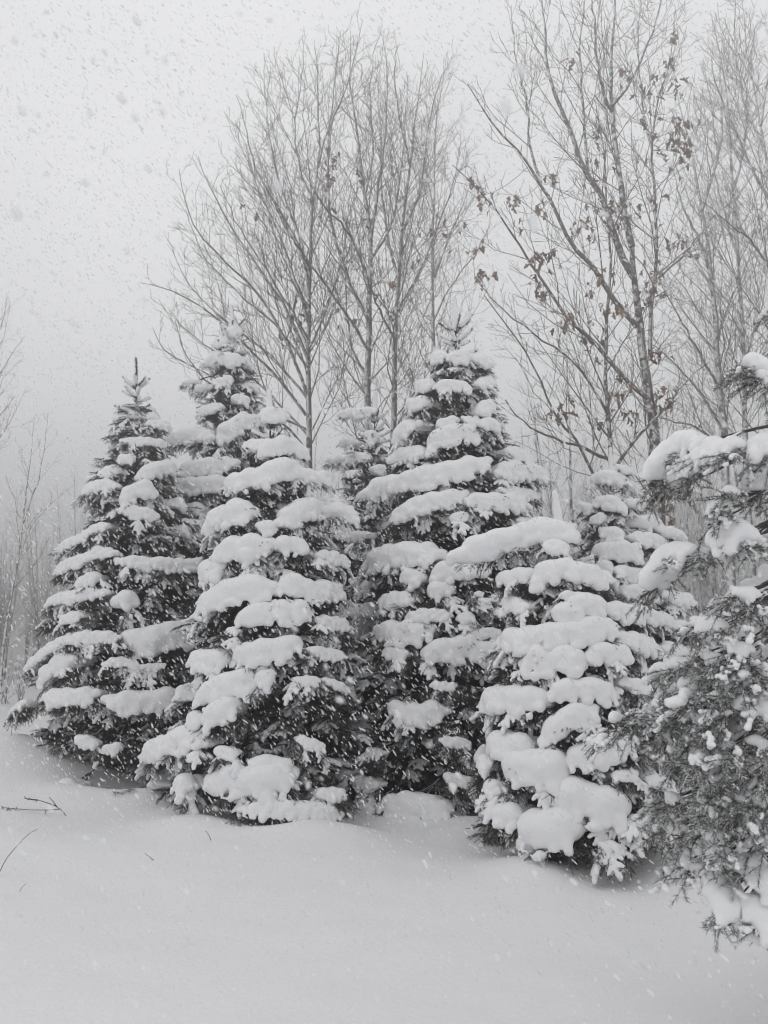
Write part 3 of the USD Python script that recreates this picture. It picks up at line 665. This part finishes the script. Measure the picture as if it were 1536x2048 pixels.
def bare_tree(name, label, stems, Y, seed, bark, gap=0.3, reach=0.42, maxlen=3.0, leaves=(), per=4, group=None, levels=3, lsize=0.15, cat='tree', up=0.35):
    """stems: (pixels from foot to tip, width in pixels at foot and at tip, change of depth)."""
    g = np.random.default_rng(seed)
    x0 = at(*stems[0][0][0], Y)
    base = np.array([x0[0], Y, float(ground_z(x0[0], Y))])
    path = thing(name, base, label, cat, group)
    tw, cloud = [], []
    for k, (px, w0, w1, dy) in enumerate(stems):
        p = stem3(px, Y, dy)
        if k == 0 and p[0][2] > base[2]:
            p = np.vstack([base - [0, 0, 0.1], p])
        r = np.interp(np.linspace(0, 1, len(p)), [0, 1], [w0, w1 * 0.55]) * Y / FPX / 2
        p[2:-1] += g.normal(0, 0.012, (len(p) - 3, 3))
        put(path, 'trunk' if k == 0 else 'limb', tube(p, r, 9 if w0 > 12 else 6), bark, offset=base)
        side_twigs(p, r, g, tw, 1, gap, 0.34 if k == 0 else 0.14, reach, maxlen, up, levels)
        cloud.append(p)
    cloud = np.vstack(cloud)
    tree = cKDTree(cloud)
    for px, py in leaves:
        c = at(px, py, Y)
        for _ in range(2):          # bring the cluster to the depth of the limb that carries it
            c = at(px, py, cloud[tree.query(c)[1]][1] + g.normal(0, 0.15))
        o = cloud[tree.query(c)[1]]
        if np.linalg.norm(c - o) > 1.6:
            o = c + np.array([0.5 * g.normal(), 0.3, -0.7])
        tip = c + g.normal(0, 0.03, 3)
        tp = np.linspace(0, 1, 5)[:, None]
        tw.append((o + (tip - o) * tp + [0, 0, -0.08] * np.sin(tp * np.pi), np.linspace(0.006, 0.0035, 5)))
        for _ in range(int(g.integers(max(2, per - 2), per + 2))):
            v, f = leaf_shape(g, lsize * g.uniform(0.7, 1.25))
            R = trimesh.transformations.euler_matrix(g.uniform(-0.9, 0.9), g.uniform(0.1, 1.5), g.uniform(0, 6.28))[:3, :3]
            put(path, 'leaf', (v @ R.T + tip + g.normal(0, 0.09, 3), f), 'dead_leaf', offset=base)
    v, f = batch_tubes([q[0] for q in tw], [q[1] for q in tw])
    put(path, 'twigs', (v - base, f), 'twig_bark', kind='stuff')
    return path
oak_leaves = [(1140, 116), (1254, 149), (1279, 155), (1341, 75), (1331, 128), (1293, 193), (1339, 168), (1368, 174), (1285, 244), (1308, 271), (1355, 248), (1351, 282), (1339, 277), (1368, 282), (1372, 240), (1196, 263), (1190, 308),
              (1295, 311), (1331, 340), (1355, 331), (1107, 346), (1206, 364), (1314, 393), (1024, 398), (970, 391), (954, 373), (1082, 414), (1186, 414), (1227, 410), (1277, 414), (1153, 456), (1182, 454), (1037, 447), (1240, 435), (1326, 470),
              (1372, 472), (1389, 505), (1086, 505), (1061, 518), (1107, 526), (946, 505), (962, 551), (1198, 542), (1206, 559), (1173, 572), (1306, 567), (1306, 542), (1297, 588), (1314, 588), (1148, 638), (1182, 671), (1132, 621), (1165, 654),
              (1074, 563), (1231, 621), (1289, 617), (1233, 615), (1193, 675), (1128, 810), (1118, 830), (1188, 830), (1233, 785), (1248, 775), (1318, 705), (1323, 785), (1348, 785), (1248, 830), (1268, 835), (1368, 990), (1348, 1020), (1318, 800)]
bare_tree('oak_tree', 'oak with brown dead leaves still on its forked limbs, right of the middle', [
    ([(1322, 1090), (1308, 880), (1288, 725), (1278, 625), (1268, 534), (1264, 493)], 30, 19, 0.1),
    ([(1264, 493), (1252, 440), (1242, 373), (1229, 269), (1225, 224), (1227, 83), (1230, -60)], 15, 4, 0.2),
    ([(1225, 224), (1206, 186), (1194, 100), (1186, 20), (1180, -60)], 8, 3, -0.6),
    ([(1226, 210), (1260, 166), (1293, 95), (1322, 0), (1330, -60)], 7, 3, 0.8),
    ([(1268, 555), (1244, 513), (1223, 447), (1198, 385), (1177, 356), (1144, 269), (1107, 178), (1090, 75), (1080, -60)], 16, 3, -0.7),
    ([(1177, 356), (1168, 250), (1160, 130), (1168, 0), (1170, -60)], 7, 3, 0.6), ([(1275, 654), (1219, 588), (1186, 538), (1144, 489), (1107, 414), (1082, 364), (1037, 302), (983, 248), (935, 168)], 12, 3, -1.2),
    ([(1082, 364), (1062, 300), (1050, 200), (1030, 110), (1022, 10)], 6, 3, 0.5), ([(1232, 1100), (1222, 930), (1214, 800), (1213, 690), (1217, 600), (1222, 520), (1212, 420), (1210, 330), (1190, 200)], 11, 3, 1.0),
    ([(1300, 720), (1303, 620), (1310, 559), (1314, 476), (1310, 414), (1304, 290), (1314, 207), (1339, 124), (1350, 20)], 9, 3, 0.7), ([(1304, 300), (1285, 215), (1275, 100), (1290, -20)], 5, 2.5, 0.4),
    ([(1312, 560), (1355, 522), (1397, 470), (1440, 420)], 6, 2.5, 0.9), ([(1300, 800), (1268, 775), (1198, 695), (1143, 640), (1068, 540), (1003, 435), (950, 373), (905, 330)], 10, 3, -1.5),
    ([(1232, 950), (1222, 925), (1170, 898), (1118, 880), (1075, 862), (1038, 838), (1010, 800)], 8, 3, -1.4), ([(1230, 1030), (1188, 950), (1150, 880), (1113, 835), (1085, 775), (1068, 730), (1010, 650), (968, 590)], 7, 3, -0.8),
    ([(1226, 945), (1250, 905), (1285, 862), (1318, 828), (1373, 765), (1418, 725)], 8, 3, -0.6), ([(1216, 830), (1195, 790), (1160, 740), (1100, 690), (1030, 640), (950, 560)], 6, 2.5, -0.9),
    ([(1305, 985), (1340, 990), (1372, 980)], 5, 3, -0.5)],
    12.5, 41, 'oak_bark', gap=0.25, reach=0.40, maxlen=2.0, leaves=oak_leaves, per=6)
mid_leaves = [(646, 305), (676, 312), (664, 365), (637, 392), (710, 362), (512, 415), (651, 424), (731, 456), (696, 515), (856, 460), (876, 428), (911, 460), (833, 526), (783, 565), (551, 547), (585, 615), (692, 638), (769, 597), (601, 638),
              (637, 679), (569, 679), (801, 633), (892, 478), (620, 640), (700, 500), (660, 330)]
bare_tree('bare_tree', 'bare maple with pale trunk and limbs fanning left, behind the left spruces', [
    ([(619, 960), (617, 700), (620, 520), (628, 378), (637, 319), (636, 182), (628, 80)], 14, 2.5, 0.3),
    ([(619, 540), (600, 500), (583, 464), (540, 390), (505, 319), (486, 240), (472, 190)], 8, 2.5, -0.4), ([(614, 790), (560, 660), (490, 560), (440, 515), (385, 440), (366, 380), (358, 340)], 8, 2.5, -1.0),
    ([(616, 720), (560, 600), (500, 510), (450, 430), (410, 350), (396, 312)], 8, 2.5, -0.3), ([(612, 830), (540, 740), (470, 670), (400, 612), (340, 580), (298, 568)], 7, 2.5, -1.2),
    ([(617, 650), (585, 540), (545, 440), (515, 380), (495, 300), (470, 240)], 7, 2.5, 0.5), ([(619, 600), (600, 480), (570, 400), (545, 310), (532, 200), (528, 130)], 7, 2.5, 1.0),
    ([(628, 400), (600, 340), (590, 240), (605, 150), (604, 70)], 6, 2.5, 0.6), ([(637, 330), (660, 250), (690, 180), (725, 40)], 6, 2.5, -0.6), ([(616, 860), (500, 800), (400, 740), (330, 700), (305, 655)], 5, 2.5, -0.6), ([(617, 740), (540, 640), (470, 580), (400, 500), (372, 420)], 6, 2.5, -0.2),
    ([(616, 800), (530, 700), (450, 640), (380, 570), (345, 500)], 6, 2.5, 0.4), ([(614, 870), (520, 770), (440, 710), (360, 650), (318, 600)], 5, 2.5, 0.3), ([(617, 680), (570, 600), (520, 520), (470, 440), (440, 370)], 6, 2.5, -0.8),
    ([(620, 620), (560, 500), (530, 420), (500, 330)], 5, 2.5, 0.9), ([(613, 900), (540, 830), (450, 790), (380, 720), (350, 640)], 5, 2.5, -0.9), ([(617, 700), (660, 600), (690, 480), (700, 360)], 6, 2.5, 0.6)],
    14.0, 42, 'maple_bark', gap=0.24, reach=0.4, maxlen=2.2, leaves=mid_leaves[:14], per=3, up=0.5)
bare_tree('bare_tree', 'bare tree with the tallest straight trunk, behind the gap left of the tallest spruce', [
    ([(735, 900), (736, 700), (740, 560), (742, 479), (736, 420), (729, 378), (715, 274), (701, 182), (701, 60)], 17, 2.5, 0.2), ([(742, 479), (755, 380), (770, 274), (774, 160), (768, 60)], 8, 2.5, 0.8),
    ([(737, 640), (690, 540), (660, 430), (655, 330), (665, 200), (682, 60)], 8, 2.5, -0.6), ([(739, 580), (700, 470), (640, 400), (600, 330)], 7, 2.5, -1.2), ([(736, 700), (685, 620), (630, 540), (580, 470), (545, 400)], 7, 2.5, -1.4),
    ([(730, 390), (745, 300), (740, 200), (748, 110), (765, 50)], 6, 2.5, 0.4), ([(737, 760), (700, 680), (690, 560), (685, 430)], 6, 2.5, 0.7), ([(741, 520), (790, 420), (806, 300), (815, 150)], 7, 2.5, -0.5)],
    14.6, 43, 'maple_bark', gap=0.24, reach=0.38, maxlen=2.0, leaves=mid_leaves[14:], per=3, up=0.5)
bare_tree('bare_tree', 'bare tree with several upright stems just left of the tallest spruce top', [
    ([(785, 900), (790, 700), (795, 600), (801, 502), (813, 397), (829, 251), (840, 160), (847, 110)], 14, 2.5, 0.2), ([(798, 560), (775, 470), (765, 380), (760, 250), (755, 160)], 7, 2.5, 0.5),
    ([(806, 460), (840, 380), (855, 270), (870, 190), (905, 110)], 7, 2.5, -0.4), ([(790, 680), (750, 600), (720, 520), (690, 440)], 6, 2.5, -1.0), ([(794, 620), (840, 540), (880, 440), (915, 330), (920, 260)], 6, 2.5, 0.9),
    ([(820, 330), (800, 240), (790, 150), (796, 90)], 6, 2.5, -0.5)],
    15.2, 44, 'maple_bark', gap=0.24, reach=0.38, maxlen=2.0, up=0.5)
bare_tree('bare_tree', 'paler thin bare tree rising behind the tip of the tallest spruce', [
    ([(866, 900), (866, 684), (866, 479), (868, 365), (875, 228), (885, 160), (895, 100)], 11, 2, 0.2), ([(867, 560), (900, 470), (930, 400), (950, 330)], 5, 2, -0.5), ([(868, 420), (850, 330), (840, 230)], 5, 2, 0.7),
    ([(868, 640), (910, 560), (955, 500), (985, 420)], 5, 2, 0.6)],
    19.0, 45, 'maple_bark', gap=0.26, reach=0.36, maxlen=2.2, up=0.5)
bare_tree('bare_tree', 'bare tree with a thick pale trunk right of the leafy oak', [
    ([(1452, 1000), (1448, 865), (1436, 740), (1430, 640), (1422, 538), (1412, 470), (1403, 414), (1389, 331), (1365, 240), (1350, 160)], 18, 3, 0.2), ([(1424, 560), (1395, 470), (1370, 420), (1345, 330)], 8, 2.5, -0.5),
    ([(1404, 420), (1430, 330), (1445, 260), (1440, 150), (1448, 60)], 8, 2.5, 0.5), ([(1440, 780), (1390, 690), (1350, 620), (1320, 560)], 7, 2.5, -1.2), ([(1444, 860), (1380, 760), (1330, 710), (1290, 680)], 6, 2.5, -0.9),
    ([(1432, 700), (1460, 600), (1490, 540), (1520, 430)], 6, 2.5, 0.9), ([(1448, 900), (1380, 850), (1310, 830), (1270, 790)], 5, 2.5, -0.6)],
    17.0, 46, 'maple_bark', gap=0.24, reach=0.38, maxlen=2.4, up=0.4)
bare_tree('bare_tree', 'slender bare tree between the thick pale trunk and the right edge', [
    ([(1492, 950), (1490, 800), (1488, 700), (1482, 600), (1476, 497), (1467, 393), (1455, 207), (1440, 100), (1420, 20)], 12, 2.5, 0.2), ([(1478, 520), (1450, 430), (1425, 330), (1410, 230)], 6, 2.5, -0.5),
    ([(1466, 380), (1490, 280), (1495, 180), (1510, 60)], 6, 2.5, 0.5), ([(1488, 740), (1510, 650), (1530, 560)], 5, 2.5, 0.6)],
    18.0, 47, 'maple_bark', gap=0.24, reach=0.38, maxlen=2.4, up=0.4)
bare_tree('bare_tree', 'bare tree cut by the right edge, its branches crossing the top corner', [
    ([(1560, 1000), (1550, 600), (1538, 360), (1521, 248), (1505, 160), (1492, 100), (1480, -20)], 13, 3, 0.1), ([(1540, 400), (1500, 330), (1470, 260), (1440, 190), (1420, 100)], 7, 2.5, -0.5), ([(1521, 250), (1540, 120), (1545, 0)], 6, 2.5, 0.5),
    ([(1546, 560), (1500, 480), (1450, 440), (1400, 400)], 6, 2.5, -0.8), ([(1530, 300), (1480, 170), (1470, 60), (1475, -40)], 6, 2.5, 0.6)],
    14.0, 48, 'maple_bark', gap=0.22, reach=0.38, maxlen=2.2, up=0.4)
bare_tree('bare_tree', 'bare tree beyond the left edge, only its side branches showing', [
    ([(-60, 1290), (-62, 900), (-65, 600), (-60, 350)], 14, 4, 0.1), ([(-62, 900), (-30, 800), (10, 730), (45, 680)], 6, 2.5, -0.4), ([(-62, 820), (-30, 720), (0, 660), (15, 590)], 6, 2.5, 0.4), ([(-62, 950), (-30, 880), (0, 830), (30, 790)], 5, 2.5, 0.6)],
    22.0, 49, 'plastered_bark', gap=0.4, reach=0.40, maxlen=3.0)
bare_tree('bare_tree', 'twin stemmed slim bare tree leaning right, at the far left', [
    ([(6, 1300), (23, 1189), (37, 1119), (47, 1040), (55, 962), (70, 828)], 6, 1.8, 0.2), ([(47, 1045), (62, 1000), (78, 955), (96, 826)], 4, 1.8, 0.4), ([(30, 1160), (60, 1060), (110, 1000), (150, 970)], 3, 1.5, -0.4)],
    27.0, 50, 'plastered_bark', gap=0.5, reach=0.36, maxlen=3.0)

# far trees: a few kinds, each copied where it stands
def far_kind(seed, hgt, nst):
    g = np.random.default_rng(seed)
    path = fresh('/World', 'far_bare_tree')
    UsdGeom.Xform.Define(stage, path)
    tw = []
    for k in range(nst):
        a = g.random() * 6.28; lean = g.uniform(0.02, 0.16)
        z = np.linspace(0, 1, 12)
        p = np.stack([math.cos(a) * lean * hgt * z ** 1.3, math.sin(a) * lean * hgt * z ** 1.3, hgt * z * g.uniform(0.8, 1.0)], -1)
        p[2:] += np.cumsum(g.normal(0, 0.03, (10, 3)), axis=0)
        r = np.linspace(0.006 + 0.0062 * hgt, 0.006, 12)
        put(path, 'trunk', tube(p, r, 6), 'plastered_bark')
        side_twigs(p, r, g, tw, 1, 0.42, 0.2, 0.34, 3.0, 0.5, 3)
    v, f = batch_tubes([q[0] for q in tw], [q[1] * 1.05 for q in tw])
    put(path, 'twigs', (v, f), 'plastered_bark', kind='stuff')
    return path
KINDS = [far_kind(60, 10.5, 1), far_kind(61, 11.5, 2), far_kind(62, 9, 3), far_kind(63, 12, 1), far_kind(64, 7.5, 4)]
ZONES = [('pale bare tree fading into the snow haze left of the spruces', 'bare trees fading in the haze on the left', -190, 290, 34, 66, 64, (0, 1, 2, 4)),
         ('pale bare tree in the haze behind the row of spruces', 'bare trees in the haze behind the row', 320, 960, 22, 60, 44, (0, 2, 4)),
         ('grey bare tree in the thicket behind the leafy oak', 'bare trees of the thicket behind the oak', 950, 1620, 20, 55, 66, (0, 1, 2, 3, 4))]
taken = set()
for label, group, x0, x1, y0, y1, n, kinds in ZONES:
    g = np.random.default_rng(len(label))
    for _ in range(n):
        k = int(g.choice(kinds)); Yd = y0 + (y1 - y0) * g.random() ** 1.2
        X0 = (g.uniform(x0, x1) - 768) / FPX * Yd
        if k in taken:
            p = UsdGeom.Xform.Define(stage, fresh('/World', 'far_bare_tree'))
            p.GetPrim().GetReferences().AddInternalReference(KINDS[k]); p.GetPrim().SetInstanceable(True)
        else:
            taken.add(k); p = UsdGeom.Xform.Get(stage, KINDS[k])
        p.ClearXformOpOrder()
        sc = g.uniform(0.75, 1.1)
        (p.GetTranslateOp() or p.AddTranslateOp()).Set(Gf.Vec3d(X0, Yd, float(ground_z(X0, Yd)) - 0.1))
        p.AddRotateZOp().Set(g.uniform(0, 360)); p.AddScaleOp().Set(Gf.Vec3f(sc, sc, sc))
        tag(p, label, 'tree', group)

# ------------------------------------------------------------------ dry weeds and twigs in the snow
def weed(name, label, cat, lines, rad, heads=(), snowy=False, group=None):
    base = on_ground(*lines[0][0])
    path = thing(name, base, label, cat, group)
    for k, l in enumerate(lines):
        p = [at(x, y, base[1] - 0.06 * i_ * (k % 2)) for i_, (x, y) in enumerate(l)]
        if k == 0:
            p[0] = base - [0, 0, 0.03]
        for q in p[1:]:
            q[2] = max(q[2], float(ground_z(q[0], q[1])) + 0.012)
        put(path, 'stem' if k == 0 else 'side_stem', tube(spline(p, 9), np.linspace(rad, rad * 0.55, 9), 5), 'dry_stem', offset=base)
    g = np.random.default_rng(len(label))
    for (x, y), (x2, y2) in heads:
        a, b = at(x, y, base[1] - 0.03), at(x2, y2, base[1] - 0.03)
        hs = []
        for _ in range(16):
            q = a + (b - a) * g.random() + g.normal(0, 0.006, 3)
            q[2] = max(q[2], float(ground_z(q[0], q[1])) + 0.012)
            d = unit((b - a) / np.linalg.norm(b - a) + g.normal(0, 0.6, 3)) * g.uniform(0.014, 0.03)
            hs.append(tube([q, q + d * 0.5, q + d], [0.001, 0.004, 0.001], 5))
        put(path, 'seed_head', join(hs), 'dry_stem', offset=base)
    return path
weed('dry_weed', 'dry brown forked weed with two seed heads bent over the snow at the left', 'weed', [[(136, 1632), (120, 1618), (110, 1612), (98, 1606)], [(112, 1612), (95, 1606), (75, 1600), (52, 1597)], [(115, 1619), (70, 1620), (35, 1620), (2, 1617)], [(118, 1620), (110, 1608), (98, 1594)], [(92, 1620), (90, 1628), (88, 1636)]], 0.0042,
     [((78, 1601), (52, 1596)), ((32, 1621), (2, 1615))])
weed('grass_stalk', 'long thin curved grass stalk at the left edge of the snow', 'grass stalk', [[(-6, 1752), (10, 1722), (36, 1690), (60, 1666), (75, 1658)]], 0.003)
weed('fallen_twig', 'short twig lying on the snow in front of the left spruces', 'twig', [[(316, 1723), (302, 1716), (290, 1707)]], 0.0032)
weed('fallen_twig', 'short thin twig on the snow just before the thick low snow load', 'twig', [[(423, 1681), (417, 1669), (410, 1661)]], 0.003)
weed('fallen_twig', 'faint thin twig tip low at the left edge, below the grass stalk', 'twig', [[(36, 1784), (44, 1775), (53, 1767)]], 0.002)
weed('grass_stalk', 'short stalk in the snow under the outermost left bough', 'grass stalk', [[(22, 1472), (24, 1458), (26, 1448)]], 0.003)
def snow_weeds(px, py, seed, label):
    base = on_ground(px, py); g = np.random.default_rng(seed)
    path = thing('snowy_weed', base, label, 'weed')
    for _ in range(9):
        a = g.normal(0, 0.22, 3); h = g.uniform(0.5, 1.5)
        p = spline([base + [g.normal(0, 0.12), g.normal(0, 0.12), -0.05], base + a * h * 0.5 + [0, 0, h * 0.5], base + a * h + [0, 0, h]], 8)
        st = put(path, 'stem', tube(p, np.linspace(0.008, 0.004, 8), 5), 'dry_stem', offset=base)
        c = np.array([p[k] + g.normal(0, 0.02, 3) for k in g.integers(3, 8, 3)])
        put(st, 'snow_clump', blob_mesh(c, g.uniform(0.03, 0.065, 3), np.full(3, 0.85), 0.018), 'fresh_snow', offset=base)
snow_weeds(40, 1412, 5, 'clump of tall dry weeds with snow clods, left of the first spruce')
snow_weeds(8, 1408, 6, 'lower clump of snowy weeds at the left edge')

# ------------------------------------------------------------------ falling snow
def flake(seed, sub=0):
    m = trimesh.creation.icosphere(subdivisions=sub, radius=1.0)
    v = np.array(m.vertices); g = np.random.default_rng(seed)
    v *= 1 + 0.5 * (meshkit.fbm(v * 1.7 + seed * 5.3, 2, seed)[:, None] - 0.5)
    return v * [1.0, 0.42, 0.5], np.array(m.faces)
FL = []
FALL = '/World/falling_snow'
fall = UsdGeom.PointInstancer.Define(stage, FALL)
tag(fall, 'wind driven snow falling through the whole scene', 'falling snow', kind='stuff')
for k in range(4):
    FL.append(put(FALL, 'flake', flake(k), 'flake_snow', smooth=True))
g = np.random.default_rng(91)
WIND = unit([0.62, -0.05, -0.78])
def flakes(n, x, y, z, s0, s1):
    p = np.stack([g.uniform(*x, n), g.uniform(*y, n), g.uniform(*z, n)], -1)
    return p[p[:, 2] > ground_z(p[:, 0], p[:, 1]) + 0.02], (s0, s1)
sets = [flakes(15000, (-2.4, 2.4), (0.9, 4.0), (0.1, 4.6), 0.0025, 0.0062), flakes(60000, (-5.0, 5.0), (4.0, 9.0), (0.0, 8.0), 0.0042, 0.009), flakes(9000, (-9, 9), (9, 16), (0, 12), 0.006, 0.012)]
P = np.vstack([q for q, _ in sets]); S = np.concatenate([g.uniform(a, b, len(q)) ** 1.0 for q, (a, b) in sets])
S *= g.lognormal(0, 0.25, len(S))
D = WIND + g.normal(0, 0.22, (len(P), 3))
fill_instancer(fall, FL, P, D, g.normal(size=(len(P), 3)), S[:, None] * np.stack([np.where(P[:, 1] < 4, g.uniform(0.8, 1.4, len(S)), g.uniform(1.0, 2.3, len(S))), np.ones(len(S)), np.ones(len(S))], -1), g.integers(0, 4, len(P)))
BIG = [(44, 221, 11), (244, 198, 11), (34, 427, 14), (296, 338, 9), (324, 223, 10), (270, 236, 9), (171, 365, 9), (180, 226, 8), (29, 81, 8), (112, 70, 6), (254, 501, 9), (329, 122, 8), (186, 120, 6), (78, 231, 6), (273, 42, 9), (294, 104, 6),
       (93, 347, 7), (94, 24, 5), (150, 645, 12), (290, 600, 9), (265, 668, 7), (1066, 446, 17), (1012, 216, 16), (1042, 140, 14), (556, 372, 12), (640, 60, 5), (540, 40, 6), (480, 28, 5), (365, 82, 5), (410, 232, 5), (425, 276, 5), (355, 110, 4),
       (80, 640, 7), (146, 700, 6), (930, 240, 6), (880, 500, 9), (1090, 260, 6), (605, 470, 9), (870, 700, 8), (700, 1360, 8), (905, 1575, 10), (680, 1400, 9), (1000, 1225, 12), (640, 1250, 6), (140, 60, 5), (60, 520, 5), (210, 300, 4), (250, 90, 4), (190, 1930, 8),
       (1330, 640, 9), (1190, 830, 7), (1280, 950, 6), (800, 1330, 7), (590, 1380, 8), (1230, 1560, 7), (860, 1490, 6), (1450, 850, 6)]
for px, py, r in BIG:
    d = float(g.uniform(0.55, 1.25))
    p = at(px, py, d)
    where = ('against the open white sky', 'in front of the bare trees', 'in front of the snowy spruces')[0 if px < 420 and py < 720 else 1 if py < 850 else 2]
    path = thing('snowflake', p, 'large soft snowflake drifting close to the viewer ' + where, 'snowflake', 'large snowflakes drifting ' + where)
    v, f = flake(int(g.integers(0, 99)), 2)
    R = np.linalg.norm(p - EYE) / FPX * r
    m = trimesh.transformations.rotation_matrix(math.atan2(0.78, 0.62) + g.normal(0, 0.3), [0, 1, 0])[:3, :3]
    put(path, 'crystals', ((v * [1.0, 1.3, 1.3]) @ m.T * R, f), 'flake_snow')

# ------------------------------------------------------------------ the snow filled air
HAZE_DENSITY = 0.022
lo, hi = np.array([-56, -14, -2.5]), np.array([56, 74, 14.0])
box = trimesh.creation.box(bounds=[lo, hi])
usdkit.material(stage, L + '/snow_air', {'v': ('principled_volume', {'color': (0.99, 0.99, 0.995), 'density': HAZE_DENSITY, 'anisotropy': 0.86})}, [], volume='v.volume')
put('/World', 'haze', box, 'snow_air', smooth=False)
tag(stage.GetPrimAtPath('/World/haze'), 'pale air thick with fine snow', 'haze', kind='stuff')
